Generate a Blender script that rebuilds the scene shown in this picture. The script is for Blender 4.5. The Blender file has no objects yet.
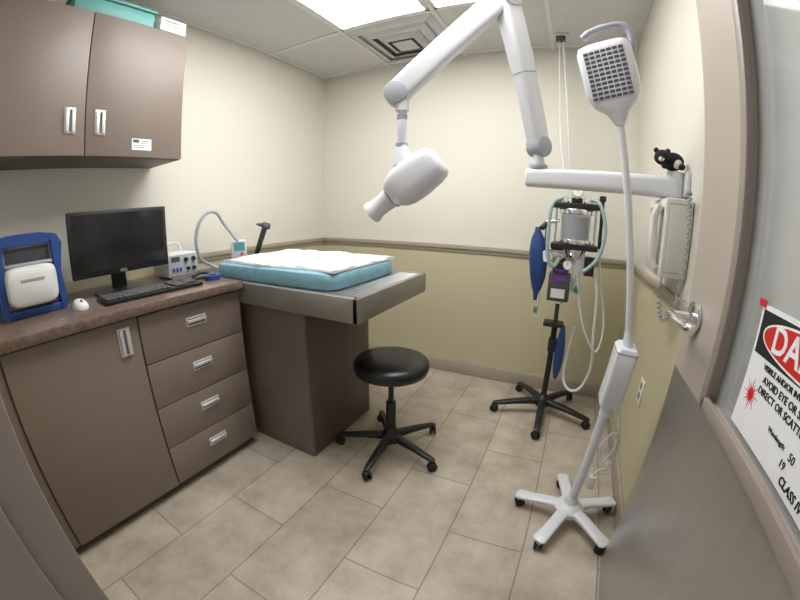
import bpy, bmesh, math, random
from mathutils import Matrix, Vector, noise
random.seed(3)
V=Vector
sc=bpy.context.scene
COL=bpy.context.collection
# ------------------------------------------------------------------ materials
def mat(name,c,rough=.5,metal=0.,nscale=0,namt=.1,bump=0.,bscale=60,emit=0,alpha=1,trans=0,coat=0,stretch=None,spec=None):
    m=bpy.data.materials.new(name);m.use_nodes=True;nt=m.node_tree;b=nt.nodes['Principled BSDF']
    b.inputs['Base Color'].default_value=(*c,1);b.inputs['Roughness'].default_value=rough;b.inputs['Metallic'].default_value=metal
    if spec is not None: b.inputs['Specular IOR Level'].default_value=spec
    if coat: b.inputs['Coat Weight'].default_value=coat
    if trans: b.inputs['Transmission Weight'].default_value=trans
    if alpha<1: b.inputs['Alpha'].default_value=alpha
    if emit: b.inputs['Emission Color'].default_value=(*c,1);b.inputs['Emission Strength'].default_value=emit
    g=None
    if nscale or bump:
        g=nt.nodes.new('ShaderNodeNewGeometry');mp=nt.nodes.new('ShaderNodeMapping');nt.links.new(g.outputs['Position'],mp.inputs['Vector'])
        if stretch: mp.inputs['Scale'].default_value=stretch
    if nscale:
        n=nt.nodes.new('ShaderNodeTexNoise');n.inputs['Scale'].default_value=nscale;n.inputs['Detail'].default_value=5;nt.links.new(mp.outputs[0],n.inputs['Vector'])
        r=nt.nodes.new('ShaderNodeValToRGB');r.color_ramp.elements[0].position=.3;r.color_ramp.elements[1].position=.7
        r.color_ramp.elements[0].color=(*[x*(1-namt) for x in c],1);r.color_ramp.elements[1].color=(*[min(1,x*(1+namt)) for x in c],1)
        nt.links.new(n.outputs[0],r.inputs[0]);nt.links.new(r.outputs[0],b.inputs['Base Color'])
    if bump:
        n=nt.nodes.new('ShaderNodeTexNoise');n.inputs['Scale'].default_value=bscale;n.inputs['Detail'].default_value=3;nt.links.new(mp.outputs[0],n.inputs['Vector'])
        bp=nt.nodes.new('ShaderNodeBump');bp.inputs['Strength'].default_value=bump;bp.inputs['Distance'].default_value=.002
        nt.links.new(n.outputs[0],bp.inputs['Height']);nt.links.new(bp.outputs[0],b.inputs['Normal'])
    return m
def lin(r,g,b): return tuple(((v/255)/12.92 if v/255<=.04045 else ((v/255+.055)/1.055)**2.4) for v in (r,g,b))
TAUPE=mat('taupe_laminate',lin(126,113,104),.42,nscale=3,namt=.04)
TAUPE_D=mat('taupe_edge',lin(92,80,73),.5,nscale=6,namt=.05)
COUNTER=mat('brown_stone_laminate',lin(108,90,80),.3,nscale=55,namt=.35,coat=.2)
SILVER=mat('satin_nickel',(.75,.75,.76),.4,.55,nscale=30,namt=.04)
CHROME=mat('chrome',(.8,.8,.82),.14,1,nscale=10,namt=.02)
STEEL=mat('brushed_steel',(.46,.455,.45),.34,.85,nscale=20,namt=.05,stretch=(1,1,8))
KICK=mat('kick_plate_steel',(.47,.455,.445),.3,.85,nscale=5,namt=.04,stretch=(1,8,1))
TABLEM=mat('table_steel',(.33,.315,.30),.36,.65,nscale=9,namt=.07)
PED=mat('pedestal_laminate',lin(116,104,96),.4,nscale=4,namt=.05)
BLACK=mat('black_plastic',(.012,.012,.013),.38,nscale=40,namt=.1)
BLACKV=mat('black_vinyl',(.008,.008,.009),.3,nscale=40,namt=.1,bump=.15,bscale=300)
RUBBER=mat('black_rubber',(.015,.015,.015),.7,nscale=40,namt=.1)
SCREEN=mat('screen_glass',(.008,.009,.011),.12,nscale=5,namt=.1)
WHITE=mat('white_enamel',lin(218,220,225),.35,nscale=5,namt=.015,coat=.2)
WHITE2=mat('white_plastic',lin(214,215,214),.45,nscale=8,namt=.02)
GREYP=mat('grey_plastic',lin(158,162,170),.45,nscale=8,namt=.03)
MGREY=mat('mid_grey_metal',lin(118,118,118),.5,nscale=8,namt=.02)
LGREY=mat('light_grey_metal',lin(198,198,198),.5,nscale=8,namt=.02)
DGREY=mat('dark_grey_plastic',lin(70,72,76),.5,nscale=8,namt=.04)
BLUE=mat('royal_blue_plastic',lin(38,72,135),.35,nscale=8,namt=.05)
BAGBLUE=mat('blue_rubber',lin(32,66,120),.45,nscale=12,namt=.12)
PADBLUE=mat('light_blue_vinyl',lin(124,168,184),.6,nscale=25,namt=.12,bump=.5,bscale=70)
TOWEL=mat('white_towel',lin(230,231,232),.95,nscale=40,namt=.03,bump=.7,bscale=260)
PHONE=mat('cream_plastic',lin(222,220,212),.45,nscale=8,namt=.02)
TEAL=mat('teal_plastic',lin(100,165,160),.45,nscale=8,namt=.06)
TEALD=mat('dark_teal_plastic',lin(60,120,128),.45,nscale=8,namt=.06)
TEALH=mat('teal_hose',lin(148,172,170),.45,nscale=30,namt=.06)
PAPER=mat('paper',lin(235,236,238),.7,nscale=20,namt=.02)
PRINT=mat('print_black',(.01,.01,.01),.6,nscale=20,namt=.02)
PRED=mat('print_red',lin(205,32,28),.55,nscale=20,namt=.03)
PGREY=mat('print_grey',lin(120,120,125),.6,nscale=20,namt=.03)
GREEN=mat('green_plastic',lin(40,130,90),.4,nscale=20,namt=.03)
PURPLE=mat('purple_plastic',lin(110,60,140),.4,nscale=20,namt=.03)
CREAM=mat('chair_rail_vinyl',lin(164,155,138),.5,nscale=8,namt=.03)
BASEB=mat('baseboard_vinyl',lin(168,158,144),.5,nscale=8,namt=.03)
DOORM=mat('door_paint',lin(176,166,155),.45,nscale=5,namt=.025)
JAMB=mat('frame_paint',lin(152,140,131),.42,nscale=5,namt=.03)
GRID=mat('ceiling_grid_paint',lin(222,222,220),.5,nscale=5,namt=.01)
LIGHTM=mat('light_diffuser',(1,.995,.99),.5,nscale=30,namt=.0,emit=11)
FUR_B=mat('black_plush',(.012,.012,.014),.95,bump=1,bscale=400)
FUR_W=mat('white_plush',(.75,.74,.72),.95,bump=1,bscale=400)
CLEAR=mat('clear_plastic',(.7,.74,.76),.1,nscale=10,namt=.01,alpha=.35)
GLASS=mat('door_glass',(.62,.64,.64),.06,nscale=2,namt=.01,alpha=.35)
def wallmat():
    m=bpy.data.materials.new('two_tone_wall_paint');m.use_nodes=True;nt=m.node_tree;b=nt.nodes['Principled BSDF'];b.inputs['Roughness'].default_value=.6
    g=nt.nodes.new('ShaderNodeNewGeometry');s=nt.nodes.new('ShaderNodeSeparateXYZ');nt.links.new(g.outputs['Position'],s.inputs[0])
    c=nt.nodes.new('ShaderNodeMath');c.operation='GREATER_THAN';c.inputs[1].default_value=.965;nt.links.new(s.outputs['Z'],c.inputs[0])
    mx=nt.nodes.new('ShaderNodeMix');mx.data_type='RGBA';nt.links.new(c.outputs[0],mx.inputs[0])
    mx.inputs[6].default_value=(*lin(194,186,155),1);mx.inputs[7].default_value=(*lin(219,215,203),1)
    n=nt.nodes.new('ShaderNodeTexNoise');n.inputs['Scale'].default_value=250;nt.links.new(g.outputs['Position'],n.inputs['Vector'])
    bp=nt.nodes.new('ShaderNodeBump');bp.inputs['Strength'].default_value=.15;bp.inputs['Distance'].default_value=.001
    nt.links.new(n.outputs[0],bp.inputs['Height']);nt.links.new(bp.outputs[0],b.inputs['Normal']);nt.links.new(mx.outputs[2],b.inputs['Base Color']);return m
WALL=wallmat()
def floormat():
    m=bpy.data.materials.new('floor_tile');m.use_nodes=True;nt=m.node_tree;b=nt.nodes['Principled BSDF'];b.inputs['Roughness'].default_value=.38
    g=nt.nodes.new('ShaderNodeNewGeometry');s=nt.nodes.new('ShaderNodeSeparateXYZ');nt.links.new(g.outputs['Position'],s.inputs[0])
    ax=nt.nodes.new('ShaderNodeMath');ax.operation='ADD';ax.inputs[1].default_value=1.79+.61*6;nt.links.new(s.outputs['Y'],ax.inputs[0])
    ay=nt.nodes.new('ShaderNodeMath');ay.operation='ADD';ay.inputs[1].default_value=-1.10+.305*8;nt.links.new(s.outputs['X'],ay.inputs[0])
    cb=nt.nodes.new('ShaderNodeCombineXYZ');nt.links.new(ax.outputs[0],cb.inputs[0]);nt.links.new(ay.outputs[0],cb.inputs[1])
    br=nt.nodes.new('ShaderNodeTexBrick');br.offset=.5;br.inputs['Scale'].default_value=1;br.inputs['Mortar Size'].default_value=.003;br.inputs['Mortar Smooth'].default_value=.1
    br.inputs['Brick Width'].default_value=.61;br.inputs['Row Height'].default_value=.305;br.inputs['Bias'].default_value=0
    br.inputs['Color1'].default_value=(.93,.93,.93,1);br.inputs['Color2'].default_value=(1.05,1.05,1.05,1);br.inputs['Mortar'].default_value=(.57,.55,.52,1)
    nt.links.new(cb.outputs[0],br.inputs['Vector'])
    n=nt.nodes.new('ShaderNodeTexNoise');n.inputs['Scale'].default_value=5.5;n.inputs['Detail'].default_value=8;n.inputs['Roughness'].default_value=.66;nt.links.new(g.outputs['Position'],n.inputs['Vector'])
    r=nt.nodes.new('ShaderNodeValToRGB');r.color_ramp.elements[0].position=.34;r.color_ramp.elements[1].position=.66
    r.color_ramp.elements[0].color=(*lin(160,148,133),1);r.color_ramp.elements[1].color=(*lin(192,182,167),1)
    nt.links.new(n.outputs[0],r.inputs[0])
    mx=nt.nodes.new('ShaderNodeMix');mx.data_type='RGBA';mx.blend_type='MULTIPLY';mx.inputs[0].default_value=1
    nt.links.new(r.outputs[0],mx.inputs[6]);nt.links.new(br.outputs['Color'],mx.inputs[7]);nt.links.new(mx.outputs[2],b.inputs['Base Color'])
    bp=nt.nodes.new('ShaderNodeBump');bp.inputs['Strength'].default_value=.4;bp.inputs['Distance'].default_value=.002;bp.invert=True
    nt.links.new(br.outputs['Fac'],bp.inputs['Height']);nt.links.new(bp.outputs[0],b.inputs['Normal']);return m
FLOOR=floormat()
CEIL=mat('ceiling_tile',lin(208,208,206),.9,nscale=140,namt=.07,bump=.5,bscale=200)
# ------------------------------------------------------------------ mesh builder
WL={}
def sup(a,p):
    c,s=math.cos(a),math.sin(a);return math.copysign(abs(c)**(2/p),c),math.copysign(abs(s)**(2/p),s)
def catmull(P,k=6):
    P=[V(p) for p in P];out=[]
    for i in range(len(P)-1):
        p0=P[max(i-1,0)];p1=P[i];p2=P[i+1];p3=P[min(i+2,len(P)-1)]
        for j in range(k):
            t=j/k;out.append(.5*((2*p1)+(p2-p0)*t+(2*p0-5*p1+4*p2-p3)*t*t+(3*p1-p0-3*p2+p3)*t**3))
    out.append(P[-1]);return out
class MB:
    def __init__(s,*mats): s.bm=bmesh.new();s.m=list(mats)
    def _fin(s,faces,mi):
        for f in faces: f.material_index=mi
    def box(s,a,b,mi=0,bv=0,M=None,seg=2):
        a=V(a);b=V(b);c=(a+b)/2;d=b-a
        r=bmesh.ops.create_cube(s.bm,size=1,matrix=Matrix.Translation(c)@Matrix.Diagonal((*[abs(x) for x in d],1)))
        vs=r['verts'];fs=set(f for v in vs for f in v.link_faces);s._fin(fs,mi)
        if bv>0:
            es=list(set(e for v in vs for e in v.link_edges))
            rr=bmesh.ops.bevel(s.bm,geom=es,offset=bv,segments=seg,profile=.5,affect='EDGES')
            s._fin(rr['faces'],mi);vs=list(set(v for f in rr['faces'] for v in f.verts))
            ext=set(vs)
            for v in list(ext):
                for f in v.link_faces: ext.update(f.verts)
            vs=list(ext)
        if M is not None: bmesh.ops.transform(s.bm,matrix=M,verts=vs)
        return s
    def loft(s,secs,mi=0,n=24,cap=True):
        rings=[]
        for c,r,u,w,h,p in secs:
            ring=[]
            for i in range(n):
                x,y=sup(2*math.pi*(i+.5)/n,p);ring.append(s.bm.verts.new(V(c)+V(r)*(x*w/2)+V(u)*(y*h/2)))
            rings.append(ring)
        for A,B in zip(rings,rings[1:]):
            for i in range(n):
                j=(i+1)%n;s.bm.faces.new((A[i],A[j],B[j],B[i])).material_index=mi
        if cap:
            s.bm.faces.new(rings[0][::-1]).material_index=mi;s.bm.faces.new(rings[-1]).material_index=mi
        return s
    def beam(s,pts,sizes,mi=0,up=(0,0,1),p=5,n=24):
        pts=[V(q) for q in pts];secs=[]
        for i,q in enumerate(pts):
            d=(pts[min(i+1,len(pts)-1)]-pts[max(i-1,0)]).normalized();r=d.cross(V(up))
            if r.length<1e-4: r=V((1,0,0))
            r.normalize();u=r.cross(d).normalized();w,h=sizes[i] if isinstance(sizes,list) else sizes
            secs.append((q,r,u,w,h,p))
        return s.loft(secs,mi,n)
    def cyl(s,p0,p1,r0,r1=None,mi=0,n=24,round_=0):
        r1=r0 if r1 is None else r1;p0=V(p0);p1=V(p1);d=(p1-p0).normalized();a=V((0,0,1)) if abs(d.z)<.9 else V((1,0,0))
        r=d.cross(a).normalized();u=r.cross(d)
        if round_:
            secs=[(p0,r,u,2*(r0-round_),2*(r0-round_),2),(p0+d*round_*.3,r,u,2*(r0-round_*.3),2*(r0-round_*.3),2),(p0+d*round_,r,u,2*r0,2*r0,2),(p1-d*round_,r,u,2*r1,2*r1,2),(p1-d*round_*.3,r,u,2*(r1-round_*.3),2*(r1-round_*.3),2),(p1,r,u,2*(r1-round_),2*(r1-round_),2)]
        else: secs=[(p0,r,u,2*r0,2*r0,2),(p1,r,u,2*r1,2*r1,2)]
        return s.loft(secs,mi,n)
    def tube(s,pts,r,mi=0,n=8,k=6,smooth=True,corr=0):
        P=catmull(pts,k) if smooth else [V(p) for p in pts]
        ref=V((.3,.2,1)).normalized();secs=[];pr=None
        for i,q in enumerate(P):
            d=(P[min(i+1,len(P)-1)]-P[max(i-1,0)]).normalized()
            if pr is None: pr=d.cross(ref).normalized()
            pr=(pr-d*pr.dot(d)).normalized();u=pr.cross(d).normalized()
            rr=r*(1+corr*(1 if i%2 else -1)) if corr else r
            secs.append((q,pr.copy(),u,2*rr,2*rr,2))
        return s.loft(secs,mi,n)
    def ball(s,c,r,sc_=(1,1,1),mi=0,M=None,n=20):
        m=Matrix.Translation(V(c))@(M if M is not None else Matrix.Identity(4))@Matrix.Diagonal((*sc_,1))
        rr=bmesh.ops.create_uvsphere(s.bm,u_segments=n,v_segments=n//2+2,radius=r,matrix=m)
        s._fin(set(f for v in rr['verts'] for f in v.link_faces),mi);return s
    def lathe(s,prof,loc,mi=0,n=32,M=None):
        loc=V(loc);R=M.to_3x3() if M is not None else Matrix.Identity(3)
        ex,ey,ez=R@V((1,0,0)),R@V((0,1,0)),R@V((0,0,1))
        return s.loft([(loc+ez*z,ex,ey,2*max(r,.0004),2*max(r,.0004),2) for r,z in prof],mi,n)
    def prism(s,poly,ext,mi=0):
        a=[s.bm.verts.new(V(p)) for p in poly];b=[s.bm.verts.new(V(p)+V(ext)) for p in poly];n=len(a)
        s.bm.faces.new(a[::-1]).material_index=mi;s.bm.faces.new(b).material_index=mi
        for i in range(n): s.bm.faces.new((a[i],a[(i+1)%n],b[(i+1)%n],b[i])).material_index=mi
        return s
    def obj(s,name,parent=None,ang=35,origin=None,**props):
        bmesh.ops.recalc_face_normals(s.bm,faces=s.bm.faces)
        me=bpy.data.meshes.new(name);s.bm.to_mesh(me);s.bm.free()
        for m in s.m: me.materials.append(m)
        return place(me,name,parent,ang,origin,**props)
def place(me,name,parent,ang,origin,**props):
    co=[v.co for v in me.vertices]
    mn=V([min(c[i] for c in co) for i in range(3)]);mx=V([max(c[i] for c in co) for i in range(3)])
    o0=V(origin) if origin is not None else (V(((mn.x+mx.x)/2,(mn.y+mx.y)/2,mn.z)) if parent is None else (mn+mx)/2)
    me.transform(Matrix.Translation(-o0))
    if ang:
        for p in me.polygons: p.use_smooth=True
        me.set_sharp_from_angle(angle=math.radians(ang))
    o=bpy.data.objects.new(name,me);COL.objects.link(o);WL[o.name]=o0
    if parent: o.parent=parent;o.location=o0-WL[parent.name]
    else: o.location=o0
    for k,v in props.items(): o[k]=v
    return o
def empty(name,loc,**props):
    o=bpy.data.objects.new(name,None);o.empty_display_size=.05;COL.objects.link(o);o.location=loc;WL[o.name]=V(loc)
    for k,v in props.items(): o[k]=v
    return o
def text(name,body,size,loc,X,Y,m,parent,ext=.0006,align='CENTER',bold=0,**props):
    cu=bpy.data.curves.new('tmp','FONT');cu.body=body;cu.size=size;cu.extrude=ext;cu.align_x=align;cu.align_y='CENTER';cu.offset=bold;cu.resolution_u=3
    ob=bpy.data.objects.new('tmp',cu);COL.objects.link(ob)
    bpy.context.view_layer.update();dg=bpy.context.evaluated_depsgraph_get()
    me=bpy.data.meshes.new_from_object(ob.evaluated_get(dg));bpy.data.objects.remove(ob);me.name=name
    X=V(X).normalized();Y=V(Y).normalized();Z=X.cross(Y)
    me.transform(Matrix(((X.x,Y.x,Z.x,loc[0]),(X.y,Y.y,Z.y,loc[1]),(X.z,Y.z,Z.z,loc[2]),(0,0,0,1))))
    me.materials.clear();me.materials.append(m)
    return place(me,name,parent,0,None,**props)
ST=dict(kind='structure')
W,H,YF=2.403,2.383,-2.50
# ------------------------------------------------------------------ room shell
MB(FLOOR).box((-.1,-3.1,-.08),(W+.1,.1,0)).obj('floor',ang=0,**ST)
MB(CEIL).box((-.1,-2.66,H),(W+.1,.1,H+.08)).obj('ceiling',ang=0,**ST)
MB(WALL).box((-.1,0,0),(W+.1,.1,H)).obj('wall_back',ang=0,**ST)
MB(WALL).box((-.1,YF,0),(0,0,H)).obj('wall_left',ang=0,**ST)
MB(WALL).box((W,YF,0),(W+.1,0,H)).obj('wall_right',ang=0,**ST)
MB(WALL).box((-.1,YF-.13,0),(1.34,YF,H)).box((1.34,YF-.13,2.1),(W+.1,YF,H)).obj('wall_front',ang=0,**ST)
MB(CREAM).box((0.001,-.022,.962),(W-.001,-.001,.994),bv=.005).box((0.001,-.012,.944),(W-.001,-.001,.962)).obj('trim_1',**ST)
MB(CREAM).box((W-.022,-1.46,.962),(W-.001,-.02,.994),bv=.005).box((W-.012,-1.46,.944),(W-.001,-.02,.962)).obj('trim_2',**ST)
MB(CREAM).box((.001,-1.40,.962),(.022,-.02,.994),bv=.005).box((.001,-1.40,.944),(.012,-.02,.962)).obj('trim_3',**ST)
MB(BASEB).box((.001,-.012,0),(W-.001,-.001,.1),bv=.004).obj('baseboard_back',**ST)
MB(BASEB).box((W-.012,-2.4,0),(W-.001,-.013,.1),bv=.004).obj('baseboard_right',**ST)
MB(BASEB).box((.001,-.70,0),(.012,-.013,.1),bv=.004).obj('baseboard_left',**ST)
g=MB(GRID)
for x in (.03,.635,1.245,1.855): g.box((x-.012,YF,H-.007),(x+.012,0,H-.0005))
for y in (-.06,-.67,-1.89): g.box((0,y-.012,H-.0065),(W,y+.012,H-.0006))
g.obj('trim_4',ang=0,**ST)
j=MB(JAMB)
j.box((1.33,YF-.13,0),(1.36,YF+.013,2.14),bv=.003).box((1.36,YF-.13,0),(1.40,YF+.013,2.10),bv=.003).box((1.40,YF-.13,0),(1.415,YF-.05,2.09),bv=.002)
j.box((2.36,YF-.13,0),(W,YF-.005,2.10),bv=.003).box((1.36,YF-.13,2.08),(2.38,YF+.013,2.14),bv=.003)
j.obj('trim_5',**ST)
# ------------------------------------------------------------------ ceiling fittings
def clight(x0,x1,lab):
    e=empty('ceiling_light',((x0+x1)/2,-1.28,H-.012),label=lab,category='ceiling light',group='recessed ceiling lights')
    MB(LIGHTM).box((x0+.02,-1.86,H-.006),(x1-.02,-.70,H-.002)).obj('light_diffuser',e,0)
    f=MB(GRID)
    f.box((x0,-1.88,H-.009),(x0+.02,-.68,H-.001)).box((x1-.02,-1.88,H-.009),(x1,-.68,H-.001)).box((x0,-.70,H-.009),(x1,-.68,H-.001)).box((x0,-1.88,H-.009),(x1,-1.86,H-.001))
    f.obj('light_frame',e,0)
clight(.65,1.23,'glowing rectangular fluorescent panel recessed in the tile ceiling')
clight(1.26,1.84,'glowing rectangular fluorescent panel recessed beside another panel')
e=empty('air_vent',(.94,-.365,H-.03),label='white square louvred air diffuser in the tile ceiling',category='air vent')
cx,cy=.94,-.365
for i,(h0,zt,zb) in enumerate(((.285,H-.002,H-.022),(.215,H-.008,H-.032),(.145,H-.012,H-.040))):
    m=MB(LGREY)
    a=h0;b=h0-.052
    for k in range(4):
        R=Matrix.Rotation(k*math.pi/2,3,'Z')
        m.prism([V((cx,cy,0))+R@V(p) for p in [(-a,-a,zt),(a,-a,zt),(b,-b,zb),(-b,-b,zb)]],(0,0,.003))
    m.obj('louvre',e,0)
MB(MGREY).box((.74,-.565,H-.0022),(1.14,-.165,H-.0008)).obj('vent_throat',e,0)
MB(LGREY).box((.87,-.435,H-.043),(1.01,-.295,H-.036),bv=.003).box((.93,-.375,H-.037),(.95,-.355,H-.002)).obj('centre_plate',e)
e=empty('ceiling_gas_outlet',(1.91,-.20,H-.03),label='small steel gas outlet box on the ceiling',category='gas outlet')
MB(SILVER,DGREY).box((1.86,-.25,H-.012),(1.96,-.15,H-.001),bv=.003).box((1.88,-.23,H-.03),(1.94,-.17,H-.012),1,bv=.004).obj('outlet_plate',e)
for x in (1.90,1.925): MB(CHROME).cyl((x,-.2,H-.05),(x,-.2,H-.028),.008,n=12).obj('hose_coupling',e)
def hose(p,col,lab):
    MB(col).tube(p,.0055,n=8).obj('gas_supply_hose',label=lab,category='hose',group='supply hoses hanging from the ceiling')
hose([(1.90,-.2,H-.051),(1.895,-.2,2.0),(1.90,-.22,1.7),(1.93,-.26,1.5),(1.96,-.31,1.42)],WHITE2,'thin white supply hose hanging from the ceiling outlet')
hose([(1.925,-.2,H-.051),(1.935,-.2,2.0),(1.955,-.2,1.6),(1.99,-.2,1.2),(2.03,-.23,1.0),(2.02,-.27,.92)],WHITE2,'thin white supply hose hanging from the ceiling outlet')
# ------------------------------------------------------------------ wall cabinet
e=empty('wall_cabinet',(.17,-2.0,1.4945),label='taupe two-door wall cabinet mounted above the worktop',category='cabinet')
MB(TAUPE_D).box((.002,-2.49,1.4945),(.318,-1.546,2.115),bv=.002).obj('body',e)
def pullv(par,x,y,z,hh=.052,w=.023):
    m=MB(SILVER,PGREY);m.box((x,y-w,z-hh),(x+.004,y+w,z+hh),bv=.0015);m.box((x+.003,y-w+.006,z-hh+.008),(x+.0048,y+w-.006,z+hh-.008),1)
    m.box((x+.003,y-.019,z-hh+.004),(x+.012,y-.005,z+hh-.004),bv=.002);m.box((x+.003,y+.006,z-hh+.004),(x+.014,y+.019,z+hh-.004),bv=.002);m.obj('handle',par,label='satin metal recessed pull')
for (a,b,hy) in ((-2.49,-2.013,-2.076),(-2.009,-1.546,-1.948)):
    d=MB(TAUPE).box((.32,a,1.497),(.34,b,2.112),bv=.002).obj('door',e)
    pullv(d,.34,hy,1.635)
MB(PAPER,PGREY,DGREY).box((.3402,-1.80,1.528),(.3408,-1.705,1.578)).box((.3407,-1.795,1.560),(.3411,-1.765,1.574),2).box((.3407,-1.755,1.566),(.3411,-1.715,1.570),1).box((.3407,-1.755,1.556),(.3411,-1.72,1.559),1).box((.3407,-1.795,1.546),(.3411,-1.72,1.549),1).box((.3407,-1.795,1.538),(.3411,-1.74,1.541),1).obj('sticker',e,0,label='small white printed sticker')
e=empty('storage_box',(.22,-1.87,2.116),label='teal plastic storage box on top of the wall cabinet',category='box')
MB(TEAL).box((.10,-2.10,2.116),(.32,-1.72,2.19),bv=.008).obj('box_body',e)
MB(TEAL).box((.09,-2.11,2.19),(.33,-1.71,2.205),bv=.006).obj('lid',e)
e=empty('carton',(.25,-1.62,2.116),label='white printed carton near the end of the wall cabinet',category='box')
MB(PAPER).box((.14,-1.695,2.116),(.335,-1.555,2.185),bv=.003).obj('carton_body',e)
MB(PGREY).box((.3352,-1.675,2.165),(.3356,-1.60,2.171)).box((.3352,-1.675,2.15),(.3356,-1.58,2.154)).box((.3352,-1.675,2.14),(.3356,-1.60,2.143)).obj('carton_print',e,0)
# ------------------------------------------------------------------ base cabinets
YE=-1.416
e=empty('base_cabinet',(.3,-2.2,0),label='taupe single-door base cabinet under the worktop',category='cabinet')
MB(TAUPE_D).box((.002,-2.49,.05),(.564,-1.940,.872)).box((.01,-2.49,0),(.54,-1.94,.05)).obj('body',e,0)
d=MB(TAUPE).box((.566,-2.454,.056),(.586,-1.941,.862),bv=.002).obj('door',e)
pullv(d,.586,-2.005,.78,.055,.026)
MB(TAUPE).box((.55,-2.49,.05),(.575,-2.458,.872),bv=.001).obj('filler_strip',e)
e=empty('drawer_cabinet',(.3,-1.66,0),label='taupe four-drawer base cabinet beside the exam table',category='cabinet')
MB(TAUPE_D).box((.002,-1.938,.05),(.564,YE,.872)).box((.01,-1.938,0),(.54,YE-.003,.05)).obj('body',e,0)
zs=[.056,.257,.458,.659,.862]
for i in range(4):
    d=MB(TAUPE).box((.566,-1.935,zs[i]+.002),(.586,YE,zs[i+1]-.002),bv=.002).obj('drawer',e)
    zc=(zs[i]+zs[i+1])/2+.02;yc=-1.67
    m=MB(SILVER,PGREY);m.box((.586,yc-.052,zc-.021),(.590,yc+.052,zc+.021),bv=.0015);m.box((.5895,yc-.045,zc-.014),(.5905,yc+.045,zc+.014),1);m.box((.589,yc-.048,zc-.002),(.601,yc+.048,zc+.010),bv=.002);m.obj('handle',d,label='satin metal recessed pull')
m=MB(COUNTER);m.box((.002,-2.495,.874),(.627,-1.416,.9127),bv=.006);m.obj('worktop',label='brown speckled stone-look worktop on the base cabinets',category='worktop')
# ------------------------------------------------------------------ exam table
TZ=.90
e=empty('exam_table',(.65,-1.07,0),label='taupe steel veterinary wet table on a boxy pedestal',category='table')
x0,x1,y0,y1=.03,1.262,-1.412,-.74
m=MB(TABLEM)
m.box((x0,y0,.80),(x1,y0+.025,TZ),bv=.004).box((x0,y1-.025,.80),(x1,y1,TZ),bv=.004).box((x1-.025,y0,.80),(x1,y1,TZ),bv=.004).box((x0,y0,.80),(x0+.025,y1,TZ),bv=.004)
m.box((x0+.01,y0+.01,.815),(x1-.01,y1-.01,.83));m.obj('table_top',e)
m=MB(STEEL)
n=26
for i in range(n):
    y=y0+.035+(y1-y0-.07)*i/(n-1);m.box((x0+.03,y-.006,TZ-.014),(x1-.03,y+.006,TZ-.003),bv=.002,seg=1)
for x in (x0+.05,.45,.85,x1-.05): m.box((x-.006,y0+.027,TZ-.022),(x+.006,y1-.027,TZ-.0115))
for x in (x0+.05,x1-.05):
    for y in (y0+.06,y1-.06): m.cyl((x,y,.83),(x,y,TZ-.02),.008,n=10)
m.obj('grate',e,label='ribbed steel grate')
MB(PED).box((.03,-1.345,.0),(.93,-.78,.802),bv=.004).obj('pedestal',e)
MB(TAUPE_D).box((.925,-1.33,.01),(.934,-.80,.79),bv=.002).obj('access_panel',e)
PT=TZ+.072
m=MB(PADBLUE)
secs=[]
cx,cy,wx,wy=.715,-1.085,.80,.565
for z,k,p in ((0,.985,9),(.006,1.0,10),(.03,1.005,10),(.055,1.0,10),(.067,.985,9),(.072,.95,8)):
    secs.append(((cx,cy,TZ-.002+z),(1,0,0),(0,1,0),wx*k,wy*k if k>.96 else wy*.93,p))
m.loft(secs,n=72);m.obj('cushion_pad',label='light blue vinyl cushion lying on the exam table',category='cushion')
m=MB(TOWEL);nx,ny=90,60;tx0,tx1,ty0,ty1=.36,1.105,-1.338,-.81
grid=[]
for i in range(nx+1):
    row=[]
    for k in range(ny+1):
        u=i/nx;v=k/ny;x=tx0+(tx1-tx0)*u;y=ty0+(ty1-ty0)*v
        y+=.014*math.sin(u*9+1)*(1-v)+.012*math.sin(u*7)*v;x+=.012*math.sin(v*6)*(1-u)
        nz=noise.noise(V((x*6,y*9,1)))*.012+noise.noise(V((x*18,y*12,5)))*.006
        nz+=.006*math.exp(-((x-.55-.12*(y+1.1))/.016)**2)+.005*math.exp(-((x-.86+.2*(y+1.1))/.014)**2)
        edge=min(u,1-u,v,1-v)
        row.append((x,y,PT+.0145+max(nz,-.0025)-.003*max(0,1-edge/.03)))
    grid.append(row)
top=[[m.bm.verts.new(p) for p in r] for r in grid];bot=[[m.bm.verts.new((p[0],p[1],PT-.0005)) for p in r] for r in grid]
for i in range(nx):
    for k in range(ny):
        m.bm.faces.new((top[i][k],top[i+1][k],top[i+1][k+1],top[i][k+1]));m.bm.faces.new((bot[i][k],bot[i][k+1],bot[i+1][k+1],bot[i+1][k]))
def rim(A,B):
    for i in range(len(A)-1): m.bm.faces.new((A[i],A[i+1],B[i+1],B[i]))
rim(top[0],bot[0]);rim(top[-1],bot[-1]);rim([r[0] for r in top],[r[0] for r in bot]);rim([r[-1] for r in top],[r[-1] for r in bot])
m.obj('towel',ang=80,label='white terry towel spread over the blue cushion',category='towel')
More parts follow.
